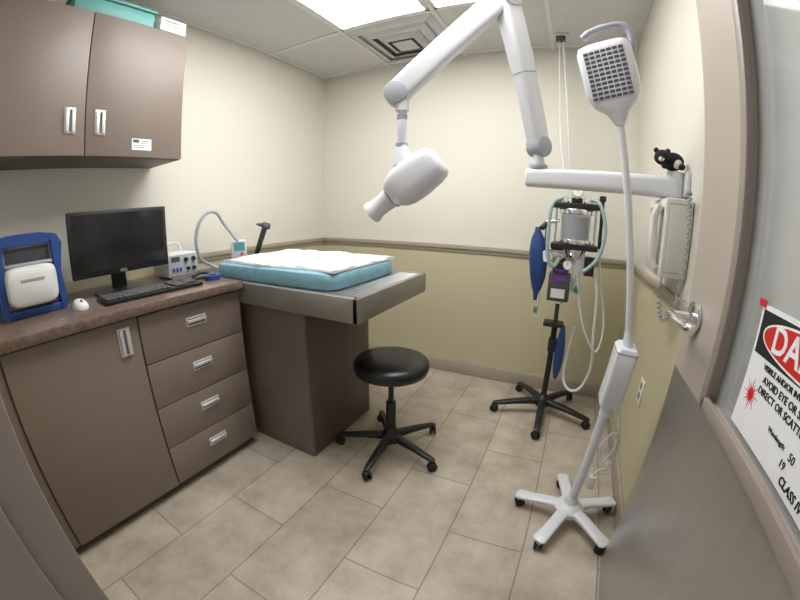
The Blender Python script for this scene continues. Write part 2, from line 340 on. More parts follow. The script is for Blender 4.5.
# ------------------------------------------------------------------ counter items
CZ=.9135
e=empty('computer_monitor',(.22,-1.852,CZ),label='black flat computer monitor on the worktop',category='monitor')
mo=-.012
MB(BLACK).box((.272,-2.075+mo,1.0),(.30,-1.605+mo,1.277),bv=.006).box((.235,-2.0,1.03),(.275,-1.70,1.24),bv=.012).obj('housing',e)
MB(SCREEN).box((.2995,-2.058+mo,1.024),(.3012,-1.622+mo,1.262)).obj('screen',e,0)
MB(BLACK).box((.215,-1.88+mo,CZ+.01),(.24,-1.81+mo,1.10),bv=.006).box((.22,-1.88+mo,1.07),(.25,-1.81+mo,1.12),bv=.004).obj('stand',e)
MB(BLACK).loft([((.25,-1.845+mo,CZ),(1,0,0),(0,1,0),.19,.26,3),((.25,-1.845+mo,CZ+.008),(1,0,0),(0,1,0),.19,.26,3),((.25,-1.845+mo,CZ+.014),(1,0,0),(0,1,0),.16,.23,3)],n=40).obj('base',e)
text('logo_lettering','DELL',.016,(.3004,-1.84+mo,1.011),(0,1,0),(0,0,1),SILVER,e)
kb0=(.452,-1.80);e=empty('keyboard',(kb0[0],kb0[1],CZ),label='black computer keyboard in front of the monitor',category='keyboard')
M=Matrix.Translation((kb0[0],kb0[1],0))@Matrix.Rotation(math.radians(-3),4,'Z')
m=MB(BLACK);m.box((-.075,-.225,CZ),(.075,.225,CZ+.016),bv=.005,M=M);m.obj('keyboard_body',e)
m=MB(DGREY)
for r in range(6):
    x=-.06+r*.0215
    cols=[(-.215+i*.0193,.0172) for i in range(15)]+[(.092+i*.0193,.0172) for i in range(3)]+[(.156+i*.0193*.95,.0165) for i in range(3)]
    if r==5: cols=[(-.215,.02),(-.192,.02),(-.169,.02),(-.144,.12),(-.02,.02),(.003,.02),(.026,.02),(.049,.02)]+[(.092+i*.0193,.0172) for i in range(3)]
    for y,w in cols: m.box((x,y,CZ+.0165),(x+.0175,y+w,CZ+.0225),bv=.0015,seg=1,M=M)
m.obj('keys',e,30,kind='stuff',label='dark grey keys')
my=-2.108
e=empty('computer_mouse',(.43,my,CZ),label='white computer mouse beside the keyboard',category='mouse')
MB(WHITE2).loft([((.43,my,CZ),(1,0,0),(0,1,0),.10,.058,2.4),((.43,my,CZ+.012),(1,0,0),(0,1,0),.102,.06,2.4),((.425,my,CZ+.026),(1,0,0),(0,1,0),.08,.046,2.3),((.42,my,CZ+.034),(1,0,0),(0,1,0),.04,.024,2.2)],n=28).obj('mouse_body',e,60)
MB(RUBBER).cyl((.452,my-.003,CZ+.028),(.452,my+.003,CZ+.028),.008,n=14).obj('scroll_wheel',e)
# blue imaging plate scanner
e=empty('plate_scanner',(.25,-2.27,CZ),label='blue and grey tabletop dental plate scanner',category='scanner')
def fl(x,y,z,w,h,p): return ((x,y,z),(0,1,0),(0,0,1),w,h,p)
yc=-2.268
for s in (-1,1):
    P=[(.36,yc+s*.118,CZ),(.36,yc+s*.134,CZ+.02),(.36,yc+s*.122,CZ+.15),(.36,yc+s*.136,CZ+.255),(.36,yc+s*.118,CZ+.288),(.36,yc+s*.094,CZ+.288),(.36,yc+s*.098,CZ+.15),(.36,yc+s*.106,CZ)]
    MB(BLUE).prism(P,(-.24,0,0)).obj('side_cheek',e,25)
MB(BLUE).prism([(.355,yc-.116,CZ+.262),(.355,yc+.116,CZ+.262),(.355,yc+.112,CZ+.292),(.355,yc+.05,CZ+.302),(.355,yc-.05,CZ+.302),(.355,yc-.112,CZ+.292)],(-.23,0,0)).obj('hood',e,25)
MB(BLUE).box((.13,yc-.11,CZ),(.355,yc+.11,CZ+.03),bv=.004).obj('base',e,25)
MB(GREYP).box((.13,yc-.104,CZ+.03),(.33,yc+.104,CZ+.262),bv=.004).obj('inner_body',e)
MB(DGREY).box((.329,yc-.085,CZ+.20),(.334,yc+.085,CZ+.252),bv=.002).obj('loading_slot',e)
MB(WHITE2).loft([fl(.328,yc,CZ+.115,.205,.155,5),fl(.365,yc,CZ+.115,.20,.15,5),fl(.392,yc,CZ+.112,.185,.13,4.5),fl(.400,yc,CZ+.11,.15,.10,4)],n=40).obj('front_cover',e)
MB(GREYP).box((.398,yc-.045,CZ+.135),(.403,yc+.045,CZ+.145),bv=.0015).obj('cover_slot',e)
MB(GREYP).box((.335,yc-.09,CZ+.188),(.372,yc+.09,CZ+.198),bv=.003).obj('tray',e)
e=empty('power_outlet',(.004,-2.11,1.08),label='dark double power socket on the wall behind the monitor',category='power socket')
MB(DGREY).box((.001,-2.145,1.06),(.007,-2.075,1.175),bv=.002).obj('socket_plate',e)
for z in (1.075,1.13): MB(BLACK).box((.007,-2.125,z),(.03,-2.095,z+.03),bv=.004).obj('plug',e)
e=empty('power_outlet',(W-.002,-.89,.44),label='cream double power socket on the lower wall',category='power socket')
MB(PHONE).box((W-.007,-.93,.44),(W-.001,-.85,.56),bv=.002).obj('socket_plate',e)
for z in (.465,.515): MB(PGREY).box((W-.0085,-.905,z),(W-.0065,-.875,z+.03),bv=.0008).obj('socket_face',e)
e=empty('electrosurgery_unit',(.18,-1.50,CZ),label='white boxy electrosurgical unit with dials and display',category='medical device')
MB(WHITE2).box((.08,-1.60,CZ+.008),(.26,-1.425,CZ+.125),bv=.008).box((.09,-1.58,CZ),(.11,-1.44,CZ+.01)).box((.23,-1.58,CZ),(.25,-1.44,CZ+.01)).obj('housing',e)
MB(GREYP).box((.259,-1.594,CZ+.014),(.263,-1.431,CZ+.119),bv=.002).obj('front_panel',e)
MB(DGREY).box((.2625,-1.585,CZ+.085),(.2645,-1.535,CZ+.11)).obj('display',e,0)
for y,z,r in ((-1.455,.092,.012),(-1.50,.092,.012),(-1.455,.045,.010),(-1.49,.045,.010)):
    MB(BLACK).cyl((.262,y,CZ+z),(.277,y,CZ+z),r,r*.85,n=18).obj('knob',e)
for y in (-1.575,-1.555,-1.535): MB(BLUE).box((.2625,y-.006,CZ+.035),(.268,y+.006,CZ+.055),bv=.002).obj('socket',e)
MB(WHITE2,GREYP).tube([(.12,-1.55,CZ+.125),(.12,-1.53,CZ+.165),(.12,-1.50,CZ+.172),(.12,-1.46,CZ+.165),(.12,-1.445,CZ+.125)],.006).obj('carry_handle',e)
MB(BLUE,WHITE2).lathe([(.022,0),(.038,0),(.038,.022),(.022,.022),(.022,0)],(.46,-1.475,CZ),n=28).obj('tape_roll',label='roll of blue tape lying on the worktop end',category='tape')
e=empty('stapler',(.39,-1.50,CZ),label='small black stapler lying on the worktop',category='stapler')
MB(BLACK).box((.37,-1.545,CZ),(.40,-1.445,CZ+.008),bv=.003).obj('stapler_base',e)
MB(BLACK).beam([(.385,-1.54,CZ+.018),(.385,-1.50,CZ+.030),(.385,-1.45,CZ+.022)],[(.02,.014),(.024,.016),(.02,.01)],p=3).obj('stapler_arm',e)
e=empty('blood_pressure_monitor',(.24,-1.12,TZ),label='small grey handheld monitor with teal face and looped tube',category='medical device')
M=Matrix.Translation((.24,-1.12,TZ+.001))@Matrix.Rotation(math.radians(-30),4,'Z')@Matrix.Rotation(math.radians(-10),4,'Y')
MB(WHITE2).box((-.03,-.045,0),(.025,.045,.165),bv=.008,M=M).obj('housing',e)
MB(GREYP).box((.0245,-.039,.008),(.028,.039,.157),bv=.002,M=M).obj('front_panel',e)
MB(TEALD).box((.0275,-.032,.10),(.0295,.032,.148),M=M).obj('display',e,0,label='teal display')
MB(PRED).cyl(M@V((.027,.012,.08)),M@V((.032,.012,.08)),.009,n=16).obj('button',e,label='red button')
pts=[(.235,-1.12,TZ+.155),(.20,-1.16,1.13)]+[(.17+.02*math.sin(a),-1.27+.10*math.cos(a),1.09+.15*math.sin(a)) for a in [math.radians(t) for t in (35,70,110,150,190,230,265)]]+[(.17,-1.23,TZ+.012),(.19,-1.18,TZ+.016)]
MB(GREYP).tube(pts,.0095).obj('tube',e)
ox,oy=.20,-.945
e=empty('otoscope',(ox,oy,TZ),label='black otoscope standing tilted in its small stand',category='medical instrument')
MB(BLACK).loft([((ox,oy,TZ),(1,0,0),(0,1,0),.07,.08,3),((ox,oy,TZ+.03),(1,0,0),(0,1,0),.055,.06,3),((ox,oy,TZ+.05),(1,0,0),(0,1,0),.035,.035,2.5)],n=24).obj('stand',e)
MB(BLACK).cyl((ox-.01,oy-.01,TZ+.03),(ox+.03,oy+.045,TZ+.22),.016,.018,n=18,round_=.003).obj('grip',e)
MB(DGREY).cyl((ox+.025,oy+.035,TZ+.24),(ox+.05,oy+.075,TZ+.23),.024,.019,n=18,round_=.004).cyl((ox+.03,oy+.04,TZ+.24),(ox+.0,oy+.005,TZ+.25),.016,.005,n=16).obj('head',e)
# ------------------------------------------------------------------ stool / casters
def caster(par,x,y,ang,r=.025,z=0,m1=BLACK,top=.065,lab=None):
    d=V((math.cos(ang),math.sin(ang),0));t=V((-d.y,d.x,0));c=V((x,y,r+z))
    m=MB(RUBBER,m1)
    for s in (-1,1): m.cyl(c+t*s*.006,c+t*s*.017,r,r*.96,n=20,round_=.003)
    m.cyl(c-t*.008,c+t*.008,.007,mi=1,n=10)
    m.beam([c+V((0,0,.004))-d*.004,c+V((0,0,r*1.05)),c+V((0,0,r*1.15))],[(.012,.02),(.03,.034),(.02,.02)],1,up=tuple(d),p=3,n=12)
    m.cyl((x,y,r+z+r),(x,y,top),.006,mi=1,n=8)
    m.obj('caster',par)
sx,sy=1.235,-1.08
e=empty('rolling_stool',(sx,sy,0),label='black round vinyl stool on a five-star caster base',category='stool')
MB(BLACKV).lathe([(.01,.462),(.155,.462),(.178,.474),(.184,.495),(.182,.515),(.172,.528),(.14,.536),(.08,.54),(.01,.541)],(sx,sy,0),n=56).obj('seat',e,60)
MB(BLACK).lathe([(.05,.435),(.08,.45),(.13,.463)],(sx,sy,0)).obj('seat_plate',e)
MB(BLACK).cyl((sx,sy,.27),(sx,sy,.46),.014,n=20).obj('gas_lift',e)
MB(BLACK).cyl((sx,sy,.08),(sx,sy,.30),.027,.025,n=24,round_=.004).obj('column',e)
MB(BLACK).lathe([(.03,.055),(.05,.06),(.052,.10),(.035,.125),(.026,.14)],(sx,sy,0)).obj('hub',e)
for k in range(5):
    a=math.radians(-72+72*k-15);d=V((math.cos(a),math.sin(a),0));c=V((sx,sy,0))
    MB(BLACK).beam([c+d*.03+V((0,0,.09)),c+d*.15+V((0,0,.082)),c+d*.27+V((0,0,.066)),c+d*.285+V((0,0,.062))],[(.045,.04),(.038,.03),(.03,.022),(.02,.014)],p=3.5).obj('leg',e)
    caster(e,sx+d.x*.275,sy+d.y*.275,a+1.0)
# ------------------------------------------------------------------ x-ray unit
AY=-1.05;AZ=1.375
e=empty('dental_xray_unit',(2.40,AY,AZ),label='white wall-mounted dental x-ray unit on a folding arm',category='x-ray machine')
MB(WHITE).box((2.385,AY-.06,AZ-.03),(2.402,AY+.06,AZ+.06),bv=.004).cyl((2.355,AY,AZ-.035),(2.355,AY,AZ+.06),.036,n=28,round_=.006).obj('wall_mount',e)
MB(WHITE).beam([(1.785,AY+.03,AZ),(1.79,AY+.03,AZ),(1.80,AY+.03,AZ),(2.34,AY,AZ),(2.355,AY,AZ)],[(.05,.05),(.066,.066),(.072,.072),(.078,.08),(.078,.08)],p=4,n=32).obj('horizontal_arm',e)
MB(GREYP).cyl((1.835,AY+.03,AZ+.034),(1.835,AY+.03,AZ+.055),.036,n=28,round_=.004).obj('pivot_ring',e,label='grey ring')
P0=V((1.835,AY+.03,1.50));P1=V((1.73,-1.15,2.09));P2=V((1.338,-1.27,1.67))
MB(WHITE).cyl((1.835,AY+.03,AZ+.05),(1.835,AY+.03,1.50),.024,.022,n=24,round_=.004).obj('pivot_post',e)
ax1=(P1-P0).normalized();side=ax1.cross(V((0,0,1))).normalized()
MB(GREYP).cyl(P0-side*.036,P0+side*.036,.041,n=32,round_=.006).obj('lower_joint',e,label='grey joint cover')
MB(WHITE).beam([P0+ax1*.0,P0+ax1*.03,P0+ax1*.30,P1-ax1*.28,P1-ax1*.02,P1],[(.06,.07),(.066,.08),(.068,.08),(.072,.088),(.078,.095),(.06,.07)],p=5,n=32).obj('lower_arm',e)
MB(GREYP).beam([P0+ax1*.29,P0+ax1*.295],[(.0695,.0825),(.0695,.0825)],p=5,n=32).obj('arm_seam',e)
ax2=(P2-P1).normalized();side2=ax2.cross(V((0,0,1))).normalized()
MB(WHITE).cyl(P1-side*.045,P1+side*.045,.055,n=32,round_=.008).obj('elbow_joint',e)
MB(WHITE).beam([P1,P1+ax2*.03,P1+ax2*.25,P2-ax2*.12,P2-ax2*.02,P2+ax2*.02],[(.07,.08),(.075,.095),(.072,.092),(.072,.092),(.072,.092),(.05,.06)],p=5,n=32).obj('upper_arm',e)
MB(GREYP).cyl(P2-side2*.039,P2+side2*.039,.045,n=32,round_=.006).obj('end_joint',e,label='grey joint cover')
hx,hy=1.362,-1.27
MB(WHITE).cyl((hx,hy,1.64),(hx,hy,1.60),.026,n=24).cyl((hx,hy,1.61),(hx,hy,1.47),.017,n=24,round_=.003).obj('drop_post',e)
for za,zb,r in ((1.585,1.570,.0195),(1.475,1.46,.024)): MB(GREYP).cyl((hx,hy,za),(hx,hy,zb),r,n=24).obj('post_collar',e,label='grey collar')
hc=V((1.414,-1.27,1.34));hd=V((-.80,-.06,-.60)).normalized();up_=V((0,0,1))
MB(WHITE).beam([(hx,hy,1.468),(hx,hy,1.445),(hx+.01,hy,1.395)],[(.045,.04),(.06,.055),(.075,.07)],p=3,up=(0,1,0)).obj('head_bracket',e)
r_=hd.cross(up_).normalized();u_=r_.cross(hd).normalized()
secs=[]
for t,w,h in ((-.12,.07,.07),(-.117,.105,.10),(-.103,.128,.122),(-.075,.140,.137),(0,.144,.148),(.05,.142,.142),(.08,.126,.124),(.096,.10,.10),(.105,.085,.085)):
    secs.append((hc+hd*t,r_,u_,w,h,3.2))
MB(WHITE).loft(secs,n=40).obj('tube_head',e,50)
MB(WHITE).loft([(hc+hd*t,r_,u_,w,w,2) for t,w in ((.098,.086),(.112,.08),(.155,.073),(.19,.074),(.197,.084),(.212,.086),(.214,.072))],n=36).obj('cone',e)
MB(GREYP).loft([(hc+hd*t,r_,u_,w,w,2) for t,w in ((.10,.092),(.109,.092))],n=36).obj('cone_ring',e,label='grey ring')
# ------------------------------------------------------------------ anaesthesia machine
gx,gy=1.95,-.36
e=empty('anesthesia_machine',(gx,gy,0),label='small animal anesthesia machine on a black rolling stand',category='anesthesia machine')
MB(BLACK).lathe([(.03,.06),(.045,.065),(.045,.11),(.03,.13),(.02,.14)],(gx,gy,0)).obj('hub',e)
for k in range(5):
    a=math.radians(-90+72*k);d=V((math.cos(a),math.sin(a),0));c=V((gx,gy,0))
    MB(BLACK).beam([c+d*.03+V((0,0,.095)),c+d*.18+V((0,0,.085)),c+d*.31+V((0,0,.066)),c+d*.325+V((0,0,.06))],[(.05,.04),(.045,.03),(.036,.022),(.024,.014)],p=3.5).obj('leg',e)
    caster(e,gx+d.x*.31,gy+d.y*.31,a+.8,r=.027)
MB(BLACK).cyl((gx,gy,.12),(gx,gy,.62),.018,n=20).obj('pole',e)
MB(DGREY).cyl((gx,gy,.60),(gx,gy,1.16),.013,n=20).obj('upper_pole',e)
MB(BLACK).box((gx-.07,gy-.05,.60),(gx+.05,gy+.05,.62),bv=.004).obj('shelf',e)
MB(BLACK).box((gx-.025,gy-.03,.44),(gx+.025,gy+.03,.52),bv=.006).obj('pole_clamp',e)
bx=gx+.055;by=gy-.09
for za,zb in ((1.065,1.095),(1.28,1.31)): MB(BLACK).box((bx-.125,by-.08,za),(bx+.125,by+.08,zb),bv=.005).obj('absorber_plate',e)
MB(CLEAR).cyl((bx,by,1.12),(bx,by,1.25),.082,n=36).obj('absorber_canister',e,label='clear absorbent canister')
MB(DGREY).cyl((bx,by,1.125),(bx,by,1.24),.074,n=32).obj('soda_lime',e,label='dark grey absorbent filling')
for za,zb in ((1.095,1.12),(1.25,1.28)): MB(CHROME).cyl((bx,by,za),(bx,by,zb),.092,n=36,round_=.004).obj('canister_clamp',e,label='chrome clamp ring')
for s in (-1,1): MB(CHROME).cyl((bx+s*.107,by,1.09),(bx+s*.107,by,1.285),.007,n=12).obj('tie_rod',e)
for s in (-.075,.07):
    MB(CLEAR,CHROME).cyl((bx+s,by-.01,1.31),(bx+s,by-.01,1.35),.03,n=24,round_=.006).cyl((bx+s,by-.01,1.308),(bx+s,by-.01,1.32),.035,mi=1,n=24).obj('valve_dome',e)
MB(CHROME).cyl((bx,by,1.02),(bx,by,1.065),.05,.07,n=32).obj('absorber_drain',e)
MB(BLACK).box((bx-.03,by-.03,1.31),(bx+.03,by+.02,1.34),bv=.004).obj('gauge_block',e)
def gauge(x,y,z,r):
    m=MB(CHROME,PAPER,PRINT);m.cyl((x,y,z),(x,y-.022,z),r,mi=0,n=28,round_=.003);m.cyl((x,y-.0215,z),(x,y-.0228,z),r*.86,mi=1,n=28);m.box((x-.0015,y-.0238,z-.003),(x+.0015,y-.0225,z+r*.7),2)
    for k in range(9):
        a=math.radians(-40+k*32.5);m.box((x+math.cos(a)*r*.7-.001,y-.0235,z+math.sin(a)*r*.7-.001),(x+math.cos(a)*r*.7+.001,y-.0225,z+math.sin(a)*r*.7+.001),2)
    return m.obj('pressure_gauge',e)
gauge(bx,by-.02,1.375,.034);MB(CHROME).cyl((bx,by-.03,1.335),(bx,by-.03,1.36),.007,n=10).obj('gauge_stem',e)
gauge(gx-.085,by-.06,1.02,.034);gauge(gx+.03,by-.07,.985,.026)
MB(DGREY).box((gx-.065,by-.07,.78),(gx+.055,by+.035,.93),bv=.008).obj('vaporizer',e,label='dark boxy vaporizer')
MB(PURPLE,BLACK).cyl((gx-.005,by-.012,.93),(gx-.005,by-.012,.955),.046,n=28,round_=.003).cyl((gx-.005,by-.012,.955),(gx-.005,by-.012,.985),.040,.036,mi=1,n=28,round_=.004).obj('vaporizer_dial',e,label='black dial with purple ring')
MB(PURPLE).box((gx-.045,by-.0715,.89),(gx+.03,by-.07,.92)).obj('agent_label',e,0,label='purple agent label')
MB(WHITE2).box((gx-.045,by-.0715,.80),(gx+.03,by-.07,.85)).obj('white_label',e,0)
MB(SILVER).box((gx+.062,by-.03,.83),(gx+.12,by+.02,1.05),bv=.004).obj('flowmeter_block',e)
MB(CLEAR).cyl((gx+.09,by-.034,.87),(gx+.09,by-.034,1.04),.010,n=14).obj('flow_tube',e)
MB(GREEN).cyl((gx+.09,by-.03,.85),(gx+.09,by-.062,.85),.014,.013,n=18).obj('flow_knob',e,label='green knob')
MB(CHROME).cyl((gx-.10,by-.02,1.05),(gx+.12,by-.02,1.05),.011,n=14).cyl((gx-.10,by-.02,.99),(gx-.10,by-.02,1.20),.010,n=14).cyl((gx-.10,by-.02,1.20),(gx-.03,by-.02,1.21),.010,n=14).obj('manifold',e,label='chrome manifold pipes')
for za,zb in ((1.0,1.04),(.75,.79)): MB(CHROME).box((gx-.03,gy-.08,za),(gx+.03,gy+.02,zb),bv=.003).obj('mounting_block',e)
MB(BLACK).box((gx+.122,by-.04,.93),(gx+.175,by+.02,1.03),bv=.006).obj('valve_block',e)
MB(BLACK).cyl((bx+.138,by-.01,1.08),(bx+.138,by-.01,1.36),.010,n=12).obj('side_post',e)
MB(BLACK).box((bx+.12,by-.02,1.33),(bx+.155,by+.005,1.36),bv=.003).obj('post_knob',e)
MB(BLACK).cyl((gx-.10,by-.03,1.19),(gx-.125,by-.05,1.165),.015,n=14).obj('bag_mount',e)
secs=[]
for z,w,h in ((1.17,.03,.03),(1.15,.034,.034),(1.11,.07,.055),(1.05,.095,.075),(.98,.10,.08),(.90,.085,.065),(.84,.055,.04),(.81,.03,.025),(.77,.02,.015)):
    secs.append(((gx-.135+.01*math.sin(z*9),by-.05,z),(1,0,0),(0,1,0),w,h,2.2))
MB(BAGBLUE).loft(secs,n=28).obj('breathing_bag',e,60,label='blue rubber breathing bag')
secs=[]
for z,w,h in ((.62,.02,.02),(.58,.035,.03),(.50,.055,.045),(.40,.06,.05),(.33,.045,.035),(.28,.02,.02)):
    secs.append(((gx+.05,gy-.04,z),(1,0,0),(0,1,0),w,h,2.2))
MB(BAGBLUE).loft(secs,n=24).obj('spare_bag',e,60,label='dark blue rubber bag')
def H_(pts,m,r=.011,c=.12,k=14): MB(m).tube(pts,r,n=10,k=k,corr=c).obj('breathing_hose',e,60)
H_([(bx+.07,by-.03,1.335),(bx+.12,by-.08,1.31),(bx+.155,by-.09,1.18),(bx+.13,by-.09,1.04),(bx+.06,by-.10,.96)],TEALH,.010)
H_([(bx-.075,by-.03,1.335),(bx-.13,by-.08,1.29),(bx-.14,by-.09,1.15),(bx-.135,by-.09,1.03),(bx-.10,by-.09,.97),(bx-.07,by-.09,1.02)],TEALH,.010)
H_([(bx+.10,by+.0,1.0),(bx+.15,by-.02,.85),(bx+.17,by-.02,.60),(bx+.19,by-.01,.40),(bx+.15,by,.26),(bx+.08,by+.02,.24),(bx+.04,by+.05,.34),(bx+.06,by+.06,.62)],WHITE2,.009,.06)
H_([(bx+.03,by-.04,.95),(bx+.07,by-.05,.75),(bx+.13,by-.05,.60),(bx+.20,by-.04,.52),(bx+.22,by,.66),(bx+.17,by+.02,.9),(bx+.13,by+.02,1.15)],WHITE2,.006,.0)
H_([(gx-.09,by-.05,1.0),(gx-.12,by-.06,.90),(gx-.11,by-.05,.78),(gx-.12,by-.05,.66)],CLEAR,.008,.1)
MB(GREEN).cyl((gx-.12,by-.05,.70),(gx-.12,by-.05,.73),.011,n=12).obj('hose_connector',e)
# ------------------------------------------------------------------ white evacuator on stand
wx,wy=2.165,-1.25
e=empty('smoke_evacuator',(wx,wy,0),label='white laser smoke evacuator on a five-leg rolling pole',category='medical device')
MB(WHITE).lathe([(.03,.055),(.062,.06),(.065,.085),(.05,.10),(.03,.11),(.022,.14)],(wx,wy,0),n=36).obj('hub',e)
for k in range(5):
    a=math.radians(172+72*k);d=V((math.cos(a),math.sin(a),0));c=V((wx,wy,0));L=.215
    MB(WHITE).beam([c+d*.03+V((0,0,.08)),c+d*.10+V((0,0,.078)),c+d*.18+V((0,0,.066)),c+d*(L+.01)+V((0,0,.062)),c+d*(L+.022)+V((0,0,.06))],[(.06,.034),(.052,.028),(.054,.022),(.060,.02),(.038,.012)],p=3).obj('leg',e)
    caster(e,wx+d.x*L,wy+d.y*L,a+.5,r=.022,m1=GREYP,top=.06)
T0=V((wx,wy,.12));T1=V((2.185,-1.29,.62));T2=V((2.205,-1.30,.84));T3=V((2.108,-1.33,1.53))
MB(WHITE).cyl(T0,T1,.018,n=24).obj('lower_pole',e)
MB(WHITE).cyl(T2,T3,.0115,n=24).obj('upper_pole',e)
MB(WHITE).cyl(T2,T2+(T3-T2).normalized()*.05,.02,.012,n=24).obj('upper_collar',e)
MB(WHITE).cyl(T1-V((0,0,.05)),T1,.023,n=24).obj('lower_collar',e)
dz=(T2-T1).normalized()
MB(WHITE).beam([T1,T1+dz*.01,T2-dz*.01,T2],[(.06,.085),(.075,.098),(.075,.098),(.06,.085)],p=8,up=(0,1,0)).obj('control_box',e)
MB(GREYP).beam([T1+dz*.205,T1+dz*.208],[(.0765,.0995)]*2,p=8,up=(0,1,0)).obj('box_seam',e)
hdz=(V((2.045,-1.335,1.86))-T3);hz=hdz.normalized();fr=V((-.28,-.96,0));fr=(fr-hz*fr.dot(hz)).normalized();rt_=fr.cross(hz).normalized()
def HP(a,b,c): return T3+rt_*a+hz*b+fr*c
MB(WHITE).loft([(HP(0,-.01,0),rt_,fr,.03,.03,2.5),(HP(0,.03,0),rt_,fr,.075,.05,3),(HP(0,.055,0),rt_,fr,.14,.07,4),(HP(0,.085,0),rt_,fr,.168,.075,5),(HP(0,.225,0),rt_,fr,.172,.075,5),(HP(0,.245,0),rt_,fr,.155,.065,5),(HP(0,.252,0),rt_,fr,.12,.05,4)],n=36).obj('filter_head',e,40)
m=MB(DGREY)
R4=Matrix(((*rt_,0),(*hz,0),(*fr,0),(0,0,0,1))).transposed()
for i in range(7):
    for k in range(11):
        c=HP(-.054+i*.018,.072+k*.0145,.0375);m.box((-.0072,-.0042,-.001),(.0072,.0042,.0012),M=Matrix.Translation(c)@R4)
m.obj('grille_holes',e,0,label='dark perforated grille')
MB(GREYP).tube([HP(-.072,.17,0),HP(-.09,.23,0),HP(-.090,.275,0),HP(-.065,.30,0),HP(-.01,.305,0),HP(.03,.30,0),HP(.045,.292,0)],.012,n=12).obj('hook_handle',e,label='blue-grey hook')
MB(GREYP).cyl(HP(.03,.30,0),HP(.055,.287,0),.0135,n=12).obj('hook_tip',e)
cp=[(2.215,-1.30,.63),(2.245,-1.31,.55),(2.25,-1.31,.45),(2.225,-1.30,.38),(2.20,-1.30,.44),(2.235,-1.31,.52),(2.265,-1.30,.47),(2.255,-1.30,.36),(2.225,-1.29,.33),(2.21,-1.29,.30)]
MB(WHITE2).tube(cp,.005).obj('power_cord',e)
MB(WHITE2).box((2.195,-1.305,.24),(2.225,-1.275,.30),bv=.004).obj('plug',e)
# ------------------------------------------------------------------ wall phone / control unit
e=empty('wall_phone',(2.40,-1.0,1.03),label='cream wall-mounted telephone with coiled cord',category='telephone')
px0,px1,py0,py1,pz0,pz1=2.30,2.402,-1.17,-.90,1.055,1.332
MB(PHONE).box((px0,py0,pz0),(px1,py1,pz1),bv=.012).obj('phone_body',e)
MB(GREYP).box((px0+.012,py0-.0012,pz0+.02),(px1-.012,py0+.001,pz1-.02)).obj('side_seam',e,0,label='grey outlined side panel')
MB(PHONE).box((px0+.014,py0-.003,pz0+.023),(px1-.014,py0,pz1-.023),bv=.001).obj('side_cover',e)
MB(GREYP).box((px0-.003,py0+.10,pz1-.075),(px0+.002,py1-.03,pz1-.03),bv=.001).obj('display_strip',e)
MB(PHONE).beam([(px0-.01,py0+.045,pz0+.03),(px0-.028,py0+.045,pz0+.06),(px0-.03,py0+.045,pz1-.07),(px0-.012,py0+.045,pz1-.03)],[(.046,.03),(.044,.026),(.044,.026),(.05,.03)],p=4,up=(1,0,0)).obj('handset',e)
for r in range(4):
    for c in range(3):
        MB(GREYP).box((px0-.004,py0+.11+c*.04,pz0+.04+r*.035),(px0+.002,py0+.135+c*.04,pz0+.062+r*.035),bv=.002,seg=1).obj('key',e)
pts=[]
base=catmull([(2.37,py0+.01,1.325),(2.37,-1.20,1.35),(2.37,-1.215,1.25),(2.37,-1.215,1.10),(2.365,-1.20,.96),(2.35,-1.14,.90),(2.34,-1.09,.95),(2.34,-1.06,1.056)],22)
for i,q in enumerate(base):
    a=i*1.3;pts.append(q+V((math.cos(a)*.008,math.sin(a)*.008,0)) if 10<i<len(base)-8 else q)
MB(GREYP).tube(pts,.0026,n=6,smooth=False).obj('coiled_cord',e,60)
# plush toy
tx,ty,tz=2.345,-1.055,AZ+.062
e=empty('plush_toy',(tx,ty,tz),label='small black and white plush animal sitting on the arm',category='toy')
MB(FUR_B,FUR_W).ball((tx,ty,tz+.034),.038,(1.15,.85,.9)).ball((tx+.012,ty-.022,tz+.024),.018,(1,.8,1),1).obj('body',e,60)
MB(FUR_B,FUR_W,BLACK).ball((tx-.045,ty-.02,tz+.043),.031,(1,.95,.9)).ball((tx-.052,ty-.041,tz+.034),.012,(1,.8,.8),1).ball((tx-.052,ty-.051,tz+.037),.004,mi=2,n=10).obj('head',e,60)
for s in (-1,1): MB(FUR_B).ball((tx-.045+s*.022,ty-.015,tz+.068),.010,n=12).obj('ear',e,60)
for s in (-1,1): MB(FUR_B).ball((tx-.005+s*.032,ty-.03,tz+.013),.013,(1,1.5,.9),n=14).obj('paw',e,60)
# ------------------------------------------------------------------ door
DX=2.329;DT=.044;DY0,DY1=-2.47,-1.444
e=empty('door_1',(DX+DT/2,DY0,.01),**ST)
gy0,gy1,gz0,gz1=-2.28,-1.715,.875,1.98
m=MB(DOORM)
m.box((DX,gy1,.01),(DX+DT,DY1,2.06)).box((DX,DY0,.01),(DX+DT,gy0,2.06)).box((DX,gy0,.01),(DX+DT,gy1,gz0)).box((DX,gy0,gz1),(DX+DT,gy1,2.06))
m.obj('door_leaf',e,0)
m=MB(JAMB)
for xa,xb in ((DX-.012,DX+.001),(DX+DT-.001,DX+DT+.010)):
    m.box((xa,gy1-.012,gz0-.018),(xb,gy1+.018,gz1+.018),bv=.003).box((xa,gy0-.018,gz0-.018),(xb,gy0+.012,gz1+.018),bv=.003).box((xa,gy0,gz0-.018),(xb,gy1,gz0+.012),bv=.003).box((xa,gy0,gz1-.012),(xb,gy1,gz1+.018),bv=.003)
m.obj('glazing_frame',e)
MB(GLASS).box((DX+.019,gy0,gz0),(DX+.025,gy1,gz1)).obj('glass_pane',e,0)
MB(KICK).box((DX-.0025,DY0+.01,.02),(DX-.0003,DY1-.004,.85)).obj('kick_plate',e,0,label='brushed steel plate')
lx,ly,lz=DX,-1.525,1.01
m=MB(CHROME);m.cyl((lx-.001,ly,lz),(lx-.014,ly,lz),.044,n=36,round_=.004).cyl((lx-.014,ly,lz),(lx-.065,ly,lz),.015,n=20)
